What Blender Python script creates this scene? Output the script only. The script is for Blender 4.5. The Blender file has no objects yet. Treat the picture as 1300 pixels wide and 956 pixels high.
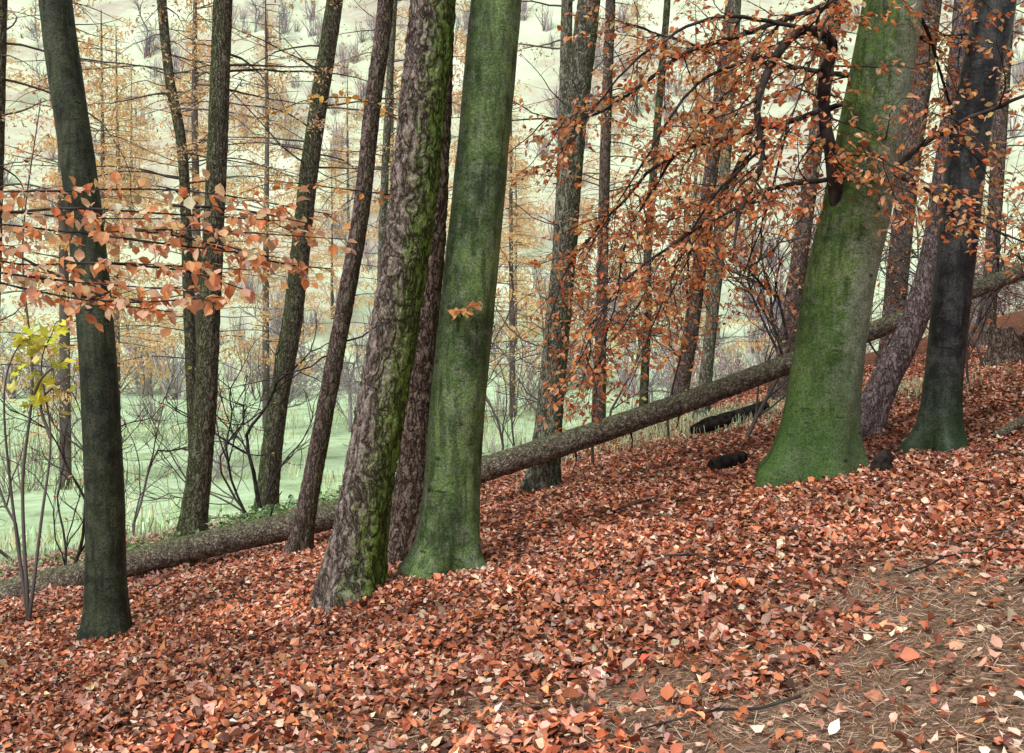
import bpy, math, random
import numpy as np
rng=np.random.default_rng(11); random.seed(11)
S=bpy.context.scene
S.view_settings.view_transform='Standard'; S.view_settings.look='None'; S.view_settings.exposure=0

# ---------------------------------------------------------------- noise
def _h(a,b,c):
    h=(a.astype(np.int64)*374761393+b.astype(np.int64)*668265263+c.astype(np.int64)*1274126177)&0xffffffff
    h=((h^(h>>13))*1103515245)&0xffffffff
    h=(h^(h>>16))&0xffff
    return h/65535.0
def vn(x,y,z):
    x,y,z=np.broadcast_arrays(np.asarray(x,float),np.asarray(y,float),np.asarray(z,float))
    xi,yi,zi=np.floor(x),np.floor(y),np.floor(z)
    fx,fy,fz=x-xi,y-yi,z-zi
    fx=fx*fx*(3-2*fx);fy=fy*fy*(3-2*fy);fz=fz*fz*(3-2*fz)
    r=0
    for dx in(0,1):
        for dy in(0,1):
            for dz in(0,1):
                r=r+_h(xi+dx,yi+dy,zi+dz)*(fx if dx else 1-fx)*(fy if dy else 1-fy)*(fz if dz else 1-fz)
    return r
def fbm(x,y,z=0,o=3):
    r=0;a=1;t=0
    for i in range(o):
        r=r+a*vn(x*2**i+7*i,y*2**i+3*i,np.asarray(z)*2**i+i);t+=a;a*=.5
    return r/t
def sst(t):
    t=np.clip(t,0,1);return t*t*(3-2*t)

# ---------------------------------------------------------------- terrain
def edge(x): return np.clip(15+1.0*x,12.5,42)
def H(x,y):
    x=np.asarray(x,float);y=np.asarray(y,float)
    xe=np.where(x<-9,-9+(x+9)*.1,x); xe=np.where(xe>16,16+(xe-16)*.3,xe)
    pl=-1.29+.2*xe-.03*np.clip(y,-10,35)
    near=np.exp(-(np.maximum(np.abs(x)-10,0)/8)**2)*np.exp(-(np.maximum(y-16,0)/8)**2)
    pl=pl+near*(.24*(fbm(x*.55,y*.55,3.3)-.5)+.11*(fbm(x*2.3,y*2.3,9.1)-.5))
    pl=pl+.12*np.exp(-((x-2.1)/1.0)**2-((y-3.5)/.7)**2)
    pl=pl+np.clip(1.0*np.maximum(x-8,0)**1.3,0,2.1)*np.exp(-((y-12.3)/3.)**2)
    t=sst((y-edge(x))/13)
    yy=np.maximum(0,y-72+.08*x)
    fd=-4.2+np.minimum(.8*(np.sqrt(yy*yy+500)-22.36),150)+.5*(fbm(x*.05,y*.05,1.)-.5)
    return pl*(1-t)+fd*t
def nmask(x,y,lo=.37):
    return sst((fbm(x*1.1+3,y*1.6,2.)-lo)*6)*sst((4.9+.15*x-y)/.6)*sst((x+1.3)/1.2)

# ---------------------------------------------------------------- mesh utils
def mk_mesh(name,V,quads=None,tris=None,col=None,attr=None,smooth=True):
    me=bpy.data.meshes.new(name)
    V=np.asarray(V,np.float32)
    q=np.zeros((0,4),int) if quads is None or len(quads)==0 else np.asarray(quads)
    t=np.zeros((0,3),int) if tris is None or len(tris)==0 else np.asarray(tris)
    me.vertices.add(len(V)); me.vertices.foreach_set('co',V.ravel())
    nl=q.size+t.size; me.loops.add(nl)
    me.loops.foreach_set('vertex_index',np.concatenate([q.ravel(),t.ravel()]).astype(np.int32))
    me.polygons.add(len(q)+len(t))
    ls=np.concatenate([np.arange(len(q))*4,q.size+np.arange(len(t))*3]).astype(np.int32)
    me.polygons.foreach_set('loop_start',ls)
    try: me.polygons.foreach_set('loop_total',np.concatenate([np.full(len(q),4),np.full(len(t),3)]).astype(np.int32))
    except Exception: pass
    me.polygons.foreach_set('use_smooth',np.full(len(q)+len(t),smooth))
    if col is not None:
        a=me.color_attributes.new('Col','FLOAT_COLOR','POINT')
        c=np.ones((len(V),4),np.float32);c[:,:3]=col
        a.data.foreach_set('color',c.ravel())
    if attr:
        for k,v in attr.items():
            a=me.attributes.new(k,'FLOAT','POINT');a.data.foreach_set('value',np.asarray(v,np.float32).ravel())
    me.update(calc_edges=True); me.validate()
    return me
def mk_obj(name,me,mat,parent=None):
    o=bpy.data.objects.new(name,me);S.collection.objects.link(o)
    if mat: me.materials.append(mat)
    if parent: o.parent=parent
    return o
def empty(name,loc=(0,0,0)):
    o=bpy.data.objects.new(name,None);S.collection.objects.link(o);o.empty_display_size=.2
    return o
class Buf:
    def __init__(s): s.v=[];s.q=[];s.t=[];s.n=0
    def add(s,V,q=None,t=None):
        s.v.append(V)
        if q is not None and len(q): s.q.append(np.asarray(q)+s.n)
        if t is not None and len(t): s.t.append(np.asarray(t)+s.n)
        s.n+=len(V)
    def mesh(s,name,**k):
        return mk_mesh(name,np.concatenate(s.v),np.concatenate(s.q) if s.q else None,np.concatenate(s.t) if s.t else None,**k)
_qc={}
def gridq(n,m):
    if (n,m) not in _qc:
        i,j=np.meshgrid(np.arange(n-1),np.arange(m),indexing='ij')
        a=i*m+j;b=i*m+(j+1)%m
        _qc[(n,m)]=np.stack([a,b,b+m,a+m],-1).reshape(-1,4)
    return _qc[(n,m)]
def tube(buf,P,R,sides=5):
    P=np.asarray(P,float);R=np.asarray(R,float);n=len(P)
    T=np.empty_like(P);T[1:-1]=P[2:]-P[:-2];T[0]=P[1]-P[0];T[-1]=P[-1]-P[-2]
    T/=np.sqrt((T*T).sum(1))[:,None]+1e-9
    ref=np.array([1,0,.13]) if abs(T[:,2].mean())>.75 else np.array([.05,.1,1.])
    U=np.cross(T,ref);U/=np.sqrt((U*U).sum(1))[:,None]+1e-9
    W=np.cross(T,U)
    a=np.arange(sides)*2*np.pi/sides
    V=P[:,None]+R[:,None,None]*(np.cos(a)[None,:,None]*U[:,None]+np.sin(a)[None,:,None]*W[:,None])
    buf.add(V.reshape(-1,3),gridq(n,sides))
def catmull(P,step):
    P=np.asarray(P,float);Q=np.vstack([2*P[0]-P[1],P,2*P[-1]-P[-2]]);out=[]
    for i in range(1,len(Q)-2):
        L=np.linalg.norm(Q[i+1][:3]-Q[i][:3]);n=max(2,int(L/step))
        t=np.linspace(0,1,n,endpoint=False)[:,None]
        a,b,c,d=Q[i-1],Q[i],Q[i+1],Q[i+2]
        out.append(.5*((2*b)+(-a+c)*t+(2*a-5*b+4*c-d)*t*t+(-a+3*b-3*c+d)*t**3))
    out.append(P[-1:]);return np.vstack(out)
def trunk(pr,sides=48,step=.03,flare=.5,fh=.25,lobes=.35,amp=.0,seed=0,ff=26,lump=1.):
    C=catmull(pr,step);P=C[:,:3];R=C[:,3]
    T=np.gradient(P,axis=0);T/=np.linalg.norm(T,axis=1)[:,None]
    vert=abs(T[:,2].mean())>.6
    ref=np.array([0,1,0.]) if vert else np.array([0,0,1.])
    U=np.cross(T,ref);U/=np.linalg.norm(U,axis=1)[:,None]
    W=np.cross(U,T)
    a=np.arange(sides)*2*np.pi/sides
    s=np.concatenate([[0],np.cumsum(np.linalg.norm(np.diff(P,axis=0),axis=1))])
    rs=np.random.default_rng(seed);ph=rs.uniform(0,6.28,4)
    lob=(np.cos(3*a+ph[0])+.8*np.cos(5*a+ph[1])+.4*np.cos(2*a+ph[2]))/2
    e=np.exp(-np.maximum(s-.12,0)/fh)[:,None]
    e2=np.exp(-s/(fh*3.5))[:,None]
    rr=R[:,None]*(1+flare*e*(1+lobes*2*lob[None])+.14*e2*lob[None])
    ca,sa=np.cos(a)[None],np.sin(a)[None]
    X=ca*R.mean();Y=sa*R.mean();Z=s[:,None]
    rr=rr*(1+lump*(.06*(fbm(X*6+seed,Y*6,Z*1.3)-.5)*2+.04*(fbm(X*14+seed,Y*14,Z*4.)-.5)))
    if amp:
        f=ff
        wx=.5*(fbm(X*12,Y*12,Z*12+3,2)-.5)
        n=fbm(X*f+seed+wx*3,Y*f+wx*3,Z*f*.42,3)
        rd=np.clip(1-np.abs(n-.5)*5,0,1)
        n2=vn(X*f*1.3+9,Y*f*1.3,Z*f*1.1)
        rr=rr-amp*rd*(.4+n2)+amp*.7*(fbm(X*80,Y*80,Z*60,2)-.5)
    V=P[:,None]+rr[...,None]*(ca[...,None]*U[:,None]+sa[...,None]*W[:,None])
    b=Buf();n=len(P)
    VV=V.reshape(-1,3)
    VV=np.vstack([VV,P[:1]-T[:1]*.01,P[-1:]+T[-1:]*.02])
    j=np.arange(sides);k=(j+1)%sides
    t1=np.stack([k,j,np.full(sides,n*sides)],1);o=(n-1)*sides
    t2=np.stack([o+j,o+k,np.full(sides,n*sides+1)],1)
    b.add(VV,gridq(n,sides),np.vstack([t1,t2]))
    return b

# leaf templates
LV=np.array([[0,0,0],[-.24,.25,1],[-.30,.58,1],[0,1,0],[.30,.58,1],[.24,.25,1],[0,.3,0],[0,.65,0]],float)
LQ=np.array([[6,7,2,1],[6,5,4,7]]);LT=np.array([[0,6,1],[0,5,6],[7,3,2],[7,4,3]])
SV=np.array([[0,0,0],[-.3,.5,1],[0,1,0],[.3,.5,1]],float);ST=np.array([[0,2,1],[0,3,2]])
MV=np.array([[0,0,0],[-.45,.1,.6],[-.28,.35,.3],[-.5,.62,1],[-.18,.62,.2],[0,1,0],[.18,.62,.2],[.5,.62,1],[.28,.35,.3],[.45,.1,.6],[0,.4,0]],float)
MT=np.array([[10,i,(i+1)%10] for i in range(10)])
NV=np.array([[-.03,0,0],[.03,0,0],[.03,1,0],[-.03,1,0]],float);NQ=np.array([[0,1,2,3]])
TV=np.array([[-.01,0,0],[.01,0,0],[-.008,.35,0],[.008,.35,0],[-.006,.7,0],[.006,.7,0],[-.002,1,0],[.002,1,0]],float);TQ=np.array([[0,1,3,2],[2,3,5,4],[4,5,7,6]])
def rotm(yaw,pitch,roll):
    cy,sy=np.cos(yaw),np.sin(yaw);cp,sp=np.cos(pitch),np.sin(pitch);cr,sr=np.cos(roll),np.sin(roll)
    z=np.zeros_like(cy);o=np.ones_like(cy)
    A=np.stack([cy,-sy,z,sy,cy,z,z,z,o],-1).reshape(-1,3,3)
    B=np.stack([o,z,z,z,cp,-sp,z,sp,cp],-1).reshape(-1,3,3)
    C=np.stack([cr,z,sr,z,o,z,-sr,z,cr],-1).reshape(-1,3,3)
    return A@B@C
def leaves(name,P,R,size,col,kind='full',fold=.12,curl=.15,width=1.,smooth=False):
    N=len(P)
    T,Q,Tr={'full':(LV,LQ,LT),'simple':(SV,None,ST),'maple':(MV,None,MT),'needle':(NV,NQ,None),'twig':(TV,TQ,None)}[kind]
    v=np.repeat(T[None],N,0).copy()
    f=rng.normal(fold,fold*.8+.01,N);c=rng.normal(0,curl,N)
    v[:,:,2]=v[:,:,2]*f[:,None]+c[:,None]*(v[:,:,1]-.4)**2
    w=rng.uniform(.8,1.2,N)*width
    v[:,:,0]*=w[:,None]
    v[:,:,0]+=rng.normal(0,.06,N)[:,None]*np.sin(v[:,:,1]*3.1)
    v*=np.asarray(size).reshape(-1,1,1)
    V=np.einsum('nij,nkj->nki',R,v)+P[:,None]
    m=len(T);off=np.arange(N)*m
    q=(Q[None]+off[:,None,None]).reshape(-1,4) if Q is not None else None
    t=(Tr[None]+off[:,None,None]).reshape(-1,3) if Tr is not None else None
    cc=np.repeat(col[:,None],m,1)
    return mk_mesh(name,V.reshape(-1,3),q,t,col=cc.reshape(-1,3),smooth=smooth)
def palette(n,pal,w,jit=.18):
    pal=np.array(pal);w=np.array(w,float);w/=w.sum()
    c=pal[rng.choice(len(pal),n,p=w)]
    return np.clip(c*np.exp(rng.normal(0,jit,(n,1)))*np.exp(rng.normal(0,.06,(n,3))),0,.9)

# ---------------------------------------------------------------- materials
def newmat(name):
    m=bpy.data.materials.new(name);m.use_nodes=True;nt=m.node_tree
    b=nt.nodes['Principled BSDF'];return m,nt,b
def nd(nt,t,ins=None,**p):
    n=nt.nodes.new(t)
    for k,v in p.items(): setattr(n,k,v)
    if ins:
        for k,v in ins.items():
            if isinstance(v,bpy.types.NodeSocket): nt.links.new(v,n.inputs[k])
            else: n.inputs[k].default_value=v
    return n
def ramp(nt,fac,stops):
    r=nt.nodes.new('ShaderNodeValToRGB');nt.links.new(fac,r.inputs[0])
    e=r.color_ramp.elements
    while len(e)<len(stops): e.new(.5)
    for i,(p,c) in enumerate(stops):
        e[i].position=p;e[i].color=(c,c,c,1) if isinstance(c,(int,float)) else (*c,1)
    return r.outputs[0]
def mix(nt,f,a,b,mode='MIX'):
    n=nt.nodes.new('ShaderNodeMix');n.data_type='RGBA';n.blend_type=mode
    for s,v in((0,f),(6,a),(7,b)):
        if isinstance(v,bpy.types.NodeSocket): nt.links.new(v,n.inputs[s])
        elif s==0: n.inputs[0].default_value=v
        else: n.inputs[s].default_value=(*v,1)
    return n.outputs[2]
def coord(nt,sc=(1,1,1)):
    t=nt.nodes.new('ShaderNodeTexCoord')
    return nd(nt,'ShaderNodeMapping',{'Vector':t.outputs['Object'],'Scale':sc}).outputs[0]
def noise(nt,v,s,d=4,r=.6):
    return nd(nt,'ShaderNodeTexNoise',{'Vector':v,'Scale':s,'Detail':d,'Roughness':r}).outputs[0]
def diffuse_out(nt,c,b,normal=None):
    d=nd(nt,'ShaderNodeBsdfDiffuse',{'Color':c})
    if normal: nt.links.new(normal,d.inputs['Normal'])
    nt.nodes.remove(b);nt.links.new(d.outputs[0],nt.nodes['Material Output'].inputs[0]);return d
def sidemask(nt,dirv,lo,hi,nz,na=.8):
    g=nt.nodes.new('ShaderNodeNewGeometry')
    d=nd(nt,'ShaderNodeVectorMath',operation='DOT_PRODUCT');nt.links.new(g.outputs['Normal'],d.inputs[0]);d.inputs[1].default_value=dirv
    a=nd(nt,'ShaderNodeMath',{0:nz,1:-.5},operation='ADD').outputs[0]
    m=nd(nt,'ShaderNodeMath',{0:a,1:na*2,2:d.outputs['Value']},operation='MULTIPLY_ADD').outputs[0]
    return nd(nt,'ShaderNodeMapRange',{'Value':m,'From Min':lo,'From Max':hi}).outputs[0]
def beech_mat(name,dark,mid,light,pale=None,pdir=(1,-.3,.2),plo=.3,phi=1.1,rough=.7,basegreen=None,bz=(-1,0),grey=(.13,.14,.115),ga=.5):
    m,nt,b=newmat(name)
    v=coord(nt)
    vs=coord(nt,(1,1,.14));vh=coord(nt,(1,1,7))
    n1=noise(nt,v,3.0,4,.7);n2=noise(nt,vs,20,2,.6);n3=noise(nt,v,75,2,.75);n4=noise(nt,vh,7,2,.6);n5=noise(nt,v,11,3,.7)
    c=ramp(nt,n1,[(.36,dark),(.5,mid),(.64,light)])
    c=mix(nt,ramp(nt,n5,[(.48,0.),(.60,ga)]),c,grey)
    c=mix(nt,ramp(nt,n2,[(.36,.6),(.52,0)]),c,tuple(x*.4 for x in dark))
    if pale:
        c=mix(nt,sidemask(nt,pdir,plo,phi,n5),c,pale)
    if basegreen:
        t=nt.nodes.new('ShaderNodeTexCoord');s=nd(nt,'ShaderNodeSeparateXYZ',{0:t.outputs['Object']})
        z=nd(nt,'ShaderNodeMath',{0:n1,1:.9,2:s.outputs[2]},operation='MULTIPLY_ADD').outputs[0]
        f=nd(nt,'ShaderNodeMapRange',{'Value':z,'From Min':bz[1],'From Max':bz[0],'To Max':.8}).outputs[0]
        c=mix(nt,f,c,basegreen)
    sp=ramp(nt,n3,[(.32,.45),(.5,1.),(.68,1.6)])
    c=mix(nt,1.,c,sp,'MULTIPLY')
    cr=ramp(nt,n4,[(.29,.8),(.33,0)])
    c=mix(nt,cr,c,tuple(x*.35 for x in dark))
    ve=coord(nt,(1,1,1.8))
    vo2=nd(nt,'ShaderNodeTexVoronoi',{'Vector':ve,'Scale':3.1}).outputs['Distance']
    ey=ramp(nt,vo2,[(.05,.85),(.07,.1),(.085,.6),(.11,0)])
    c=mix(nt,ey,c,(.015,.014,.01))
    nt.links.new(c,b.inputs['Base Color']);b.inputs['Roughness'].default_value=rough
    b.inputs['Specular IOR Level'].default_value=.25
    hh=nd(nt,'ShaderNodeMath',{0:n3,1:.4,2:n5},operation='MULTIPLY_ADD').outputs[0]
    h2=nd(nt,'ShaderNodeMath',{0:ey,1:-.5,2:hh},operation='MULTIPLY_ADD').outputs[0]
    bp=nd(nt,'ShaderNodeBump',{'Height':h2,'Strength':.6,'Distance':.012});nt.links.new(bp.outputs[0],b.inputs['Normal'])
    return m
def bark_mat(name,dark,mid,light,moss=None,mdir=(1,0,0),mlo=.2,mhi=.8,scale=17.,vs=.28,bump=.9,crack=.85,wide=1.):
    m,nt,b=newmat(name)
    v0=coord(nt)
    wn=nd(nt,'ShaderNodeTexNoise',{'Vector':v0,'Scale':scale*.8,'Detail':1.})
    sc=nd(nt,'ShaderNodeVectorMath',operation='SCALE');nt.links.new(wn.outputs['Color'],sc.inputs[0]);sc.inputs['Scale'].default_value=.8/scale
    vv=nd(nt,'ShaderNodeVectorMath',operation='ADD');nt.links.new(coord(nt,(1,1,vs)),vv.inputs[0]);nt.links.new(sc.outputs[0],vv.inputs[1])
    a=noise(nt,vv.outputs[0],scale*1.5,3,.55)
    s1=nd(nt,'ShaderNodeMath',{0:a,1:-.5},operation='ADD').outputs[0]
    rd=nd(nt,'ShaderNodeMath',{0:s1},operation='ABSOLUTE').outputs[0]
    n2=noise(nt,coord(nt,(1,1,.6)),85,3,.75);n5=noise(nt,v0,16,3,.7)
    f=nd(nt,'ShaderNodeMath',{0:n5,1:.8,2:n2},operation='MULTIPLY_ADD').outputs[0]
    c=ramp(nt,f,[(.68,dark),(.9,mid),(1.12,light)])
    if moss:
        c2=mix(nt,ramp(nt,n2,[(.35,0.),(.65,1.)]),tuple(x*.45 for x in moss),tuple(min(1,x*1.5) for x in moss))
        c=mix(nt,sidemask(nt,mdir,mlo,mhi,n5),c,c2)
    c=mix(nt,ramp(nt,rd,[(.0,crack),(.04*wide,crack*.5),(.085*wide,0)]),c,tuple(x*.22 for x in dark))
    hr=ramp(nt,rd,[(0,0.),(.12*wide,1.)])
    h=nd(nt,'ShaderNodeMath',{0:n2,1:.5,2:hr},operation='MULTIPLY_ADD').outputs[0]
    bp=nd(nt,'ShaderNodeBump',{'Height':h,'Strength':bump,'Distance':.016})
    diffuse_out(nt,c,b,bp.outputs[0])
    return m
def leaf_mat(name,trans=.35,spec=False):
    m,nt,b=newmat(name)
    a=nd(nt,'ShaderNodeAttribute',attribute_name='Col')
    c=a.outputs['Color']
    if spec:
        nt.links.new(c,b.inputs['Base Color']);b.inputs['Roughness'].default_value=.5;b.inputs['Specular IOR Level'].default_value=.3;return m
    d=diffuse_out(nt,c,b)
    if trans>0:
        t=nd(nt,'ShaderNodeBsdfTranslucent',{'Color':c})
        mx=nd(nt,'ShaderNodeMixShader',{0:trans});nt.links.new(d.outputs[0],mx.inputs[1]);nt.links.new(t.outputs[0],mx.inputs[2])
        nt.links.new(mx.outputs[0],nt.nodes['Material Output'].inputs[0])
    return m
def plain_mat(name,c1,c2,s=8):
    m,nt,b=newmat(name);v=coord(nt);n=noise(nt,v,s,1)
    diffuse_out(nt,ramp(nt,n,[(.35,c1),(.65,c2)]),b)
    return m

M_leaf=leaf_mat('dry_beech_leaf',.4)
M_litter=leaf_mat('fallen_leaf',0,True)
M_dull=leaf_mat('dead_stalk',0)
M_needle=leaf_mat('larch_needle',.3)
M_green=leaf_mat('green_leaf',.3)
M_twig=plain_mat('twig_bark',(.028,.024,.022),(.08,.07,.065),12)
M_rot=plain_mat('rotten_wood',(.012,.011,.010),(.045,.038,.032),14)
M_twig_hazed=plain_mat('hazed_far_twig_bark',(.26,.225,.24),(.42,.38,.41),.3)  # bark colour paled to stand in for aerial haze
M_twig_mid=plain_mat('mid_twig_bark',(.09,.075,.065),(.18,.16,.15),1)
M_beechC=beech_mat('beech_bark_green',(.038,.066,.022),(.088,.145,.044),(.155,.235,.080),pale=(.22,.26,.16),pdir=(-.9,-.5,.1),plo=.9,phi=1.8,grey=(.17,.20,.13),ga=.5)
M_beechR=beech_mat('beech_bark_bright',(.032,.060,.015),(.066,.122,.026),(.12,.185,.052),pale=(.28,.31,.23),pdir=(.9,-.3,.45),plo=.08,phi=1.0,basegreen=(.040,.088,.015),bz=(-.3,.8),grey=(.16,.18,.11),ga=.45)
M_beechL=beech_mat('beech_bark_dark',(.018,.024,.014),(.038,.050,.026),(.075,.092,.050),ga=.45,grey=(.08,.085,.06))
M_beechD=beech_mat('beech_bark_wet',(.010,.010,.012),(.024,.024,.027),(.06,.065,.065),rough=.45,basegreen=(.028,.070,.016),bz=(-.7,.4),ga=.3)
M_pine=bark_mat('pine_bark_mossy',(.10,.078,.062),(.21,.168,.14),(.37,.32,.28),moss=(.14,.22,.05),mdir=(1,-.35,0),mlo=.08,mhi=.95,scale=10.,vs=.33,crack=.92)
M_pine2=bark_mat('pine_bark',(.075,.052,.042),(.15,.11,.088),(.25,.19,.155),moss=(.09,.14,.05),mlo=.5,mhi=1.4,scale=14.,vs=.33,crack=.9)
M_larch=bark_mat('larch_bark',(.075,.068,.045),(.155,.145,.10),(.28,.265,.20),moss=(.11,.15,.06),mdir=(-.6,-.5,0),mlo=.2,mhi=1.2,scale=17.)
M_larch2=bark_mat('larch_bark_red',(.095,.066,.054),(.19,.14,.12),(.32,.255,.225),moss=(.13,.15,.08),mdir=(.7,-.5,0),mlo=.3,mhi=1.3,scale=17.)
M_larchP=bark_mat('larch_bark_pale',(.11,.11,.075),(.22,.225,.16),(.38,.38,.30),moss=(.17,.23,.11),mlo=.1,mhi=1.2,scale=17.)
M_log=bark_mat('log_bark',(.085,.065,.05),(.21,.175,.135),(.40,.35,.28),moss=(.20,.22,.12),mdir=(0,-.2,1),mlo=.4,mhi=1.3,scale=17.,vs=1.,bump=.8,crack=.7)
M_lean=bark_mat('leaning_bark',(.13,.10,.095),(.24,.185,.18),(.36,.30,.29),moss=(.16,.18,.12),mlo=.8,mhi=1.6,scale=17.)

# ---------------------------------------------------------------- ground
xs=np.concatenate([np.linspace(-500,-32,32),np.linspace(-30,-8.2,45),np.linspace(-8,8,250),np.linspace(8.3,32,50),np.linspace(34,500,32)])
ys=np.concatenate([np.linspace(-80,1.8,18),np.linspace(2,16,220),np.linspace(16.3,60,90),np.linspace(61,460,80)])
X,Y=np.meshgrid(xs,ys,indexing='ij');Z=H(X,Y)
n,m=X.shape
i,j=np.meshgrid(np.arange(n-1),np.arange(m-1),indexing='ij');a=i*m+j
gq=np.stack([a,a+m,a+m+1,a+1],-1).reshape(-1,4)
def zonef(X,Y): return sst((Y-edge(X)-3+6*(fbm(X*.35,Y*.35,5.)-.5))/6)
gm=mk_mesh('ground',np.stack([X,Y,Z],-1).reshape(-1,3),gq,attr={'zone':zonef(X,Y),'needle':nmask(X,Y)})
m_,nt,b=newmat('forest_floor')
v=coord(nt)
vo=nd(nt,'ShaderNodeTexVoronoi',{'Vector':v,'Scale':28.})
cr=nd(nt,'ShaderNodeSeparateColor',{0:vo.outputs['Color']}).outputs[0]
c=ramp(nt,cr,[(.0,(.075,.034,.022)),(.3,(.22,.085,.048)),(.6,(.34,.15,.085)),(.85,(.42,.24,.16))])
nn=noise(nt,v,45,4,.7)
c=mix(nt,ramp(nt,vo.outputs['Distance'],[(.2,0.),(.7,.7)]),c,(.03,.016,.011))
soil=ramp(nt,nn,[(.3,(.085,.052,.035)),(.5,(.23,.15,.10)),(.7,(.42,.29,.21))])
an=nd(nt,'ShaderNodeAttribute',attribute_name='needle').outputs['Fac']
c=mix(nt,an,c,soil)
az=nd(nt,'ShaderNodeAttribute',attribute_name='zone').outputs['Fac']
g1=noise(nt,v,.6,6,.75);g2=noise(nt,v,.05,6,.7)
grass=ramp(nt,g1,[(.34,(.30,.40,.20)),(.46,(.47,.65,.38)),(.6,(.62,.82,.54)),(.72,(.56,.62,.38))])
hill_hazed=ramp(nt,g2,[(.34,(.46,.42,.33)),(.43,(.55,.55,.42)),(.5,(.60,.70,.48)),(.64,(.74,.82,.64))])  # hill tones paled, distance haze is in the colour
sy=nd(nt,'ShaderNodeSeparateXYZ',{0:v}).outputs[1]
grass=mix(nt,nd(nt,'ShaderNodeMapRange',{'Value':sy,'From Min':75.,'From Max':105.}).outputs[0],grass,hill_hazed)
c=mix(nt,az,c,grass)
bp=nd(nt,'ShaderNodeBump',{'Height':nn,'Strength':.8,'Distance':.03})
diffuse_out(nt,c,b,bp.outputs[0])
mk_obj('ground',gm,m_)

# ---------------------------------------------------------------- leaf litter
PAL=[(.44,.135,.062),(.60,.235,.11),(.66,.39,.28),(.12,.048,.030),(.28,.09,.052),(.72,.55,.40),(.50,.18,.09),(.54,.30,.215)]
PW=[3,2.4,2.2,2.0,2.6,1.,2.6,2.2]
def scatter(n,y0,y1,slope=.66,ex=1.3):
    yy=rng.uniform(y0,y1,n*2);w=(slope*yy+ex)/(slope*y1+ex)
    yy=yy[rng.uniform(0,1,n*2)<w]
    xx=rng.uniform(-1,1,len(yy))*(slope*yy+ex);return xx,yy
x1,y1=scatter(52000,2.4,7.2)
k=rng.uniform(0,1,len(x1))>nmask(x1,y1)*.84; x1,y1=x1[k],y1[k]
N=len(x1)
P=np.stack([x1,y1,H(x1,y1)+rng.uniform(.004,.034,N)],1)
R=rotm(rng.uniform(0,6.28,N),rng.normal(.0,.38,N),rng.normal(0,.38,N)+np.where(rng.random(N)<.5,np.pi,0))
LIT=empty('leaf_litter')
patchy=np.exp(1.1*(fbm(x1*1.4,y1*1.4,7.)-.48))[:,None]
me=leaves('leaf_litter_near',P,R,rng.uniform(.022,.054,N)*np.where(rng.random(N)<.10,1.5,1),palette(N,PAL,PW,.30)*patchy,'full',.18,.6,1.15)
mk_obj('near_leaves',me,M_litter,LIT)
x2,y2=scatter(140000,7.0,19.,.62,1.5)
k=(rng.uniform(0,1,len(x2))>sst((y2-edge(x2)-0)/5))&(rng.uniform(0,1,len(x2))>.6*sst((-x2-1)/4)*sst((y2-10)/3));x2,y2=x2[k],y2[k]
N=len(x2)
P=np.stack([x2,y2,H(x2,y2)+rng.uniform(.004,.035,N)],1)
R=rotm(rng.uniform(0,6.28,N),rng.normal(.0,.38,N),rng.normal(0,.38,N)+np.where(rng.random(N)<.5,np.pi,0))
patchy=np.exp(1.1*(fbm(x2*1.1,y2*1.1,7.)-.48))[:,None]
colr=palette(N,PAL,PW,.28)*patchy
pk=(sst((-x2-.5)/4)*sst((y2-8)/4))[:,None]*.6
colr=colr*(1-pk)+np.array([.70,.48,.40])*pk
me=leaves('leaf_litter_far',P,R,rng.uniform(.035,.062,N),colr,'simple',.16,.4,1.2)
mk_obj('far_leaves',me,M_litter,LIT)
xn,yn=scatter(56000,2.4,5.6,.6,.8)
k=rng.uniform(0,1,len(xn))<nmask(xn,yn,.33)+.06;xn,yn=xn[k],yn[k];N=len(xn)
P=np.stack([xn,yn,H(xn,yn)+rng.uniform(.002,.02,N)],1)
R=rotm(rng.uniform(0,6.28,N),rng.normal(0,.25,N),rng.normal(0,.5,N))
mk_obj('pine_needles',leaves('pine_needles',P,R,rng.uniform(.025,.06,N),palette(N,[(.48,.32,.21),(.66,.50,.37),(.30,.18,.11),(.16,.09,.06)],[3,2,2,1]),'needle',.0,.1,.7),M_dull)

# ---------------------------------------------------------------- branch growers
def unit(v): return v/(np.sqrt((v*v).sum())+1e-9)
def wander(p,d,L,n,wob,grav):
    pts=[p];st=L/n
    for _ in range(n):
        d=unit(d+rng.normal(0,wob,3)+np.array([0,0,grav]));p=p+d*st;pts.append(p)
    return np.array(pts),d
def twiglets(buf,lp,P,L0,L1,every,r,nleaf,grav=-.05,flat=True,side=3,sub=False):
    seg=np.linalg.norm(np.diff(P,axis=0),axis=1);s=np.concatenate([[0],np.cumsum(seg)])
    t=every*rng.uniform(.3,1);sg=1
    while t<s[-1]:
        i=min(np.searchsorted(s,t)-1,len(P)-2);i=max(i,0)
        p=P[i]+(P[i+1]-P[i])*((t-s[i])/(seg[i]+1e-9));d=unit(P[i+1]-P[i])
        if flat:
            h=np.cross(d,[0,0,1.]);h=unit(h)*sg
            dd=unit(d*.7+h*rng.uniform(.6,1.1)+rng.normal(0,.22,3))
        else: dd=unit(d*.4+rng.normal(0,.6,3))
        sg=-sg
        L=rng.uniform(L0,L1)*(1-.45*t/s[-1])
        q,_=wander(p,dd,L,4,.14,grav)
        tube(buf,q,np.linspace(r,r*.4,5),side)
        if sub: twiglets(buf,lp,q,L*.3,L*.5,L*.2,r*.6,max(2,nleaf//2),grav,flat,3)
        for a in np.linspace(.2,1,nleaf):
            ii=min(int(a*4),3);pp=q[ii]+(q[ii+1]-q[ii])*(a*4-ii)
            lp.append((pp,dd))
        t+=every*rng.uniform(.6,1.4)
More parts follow.
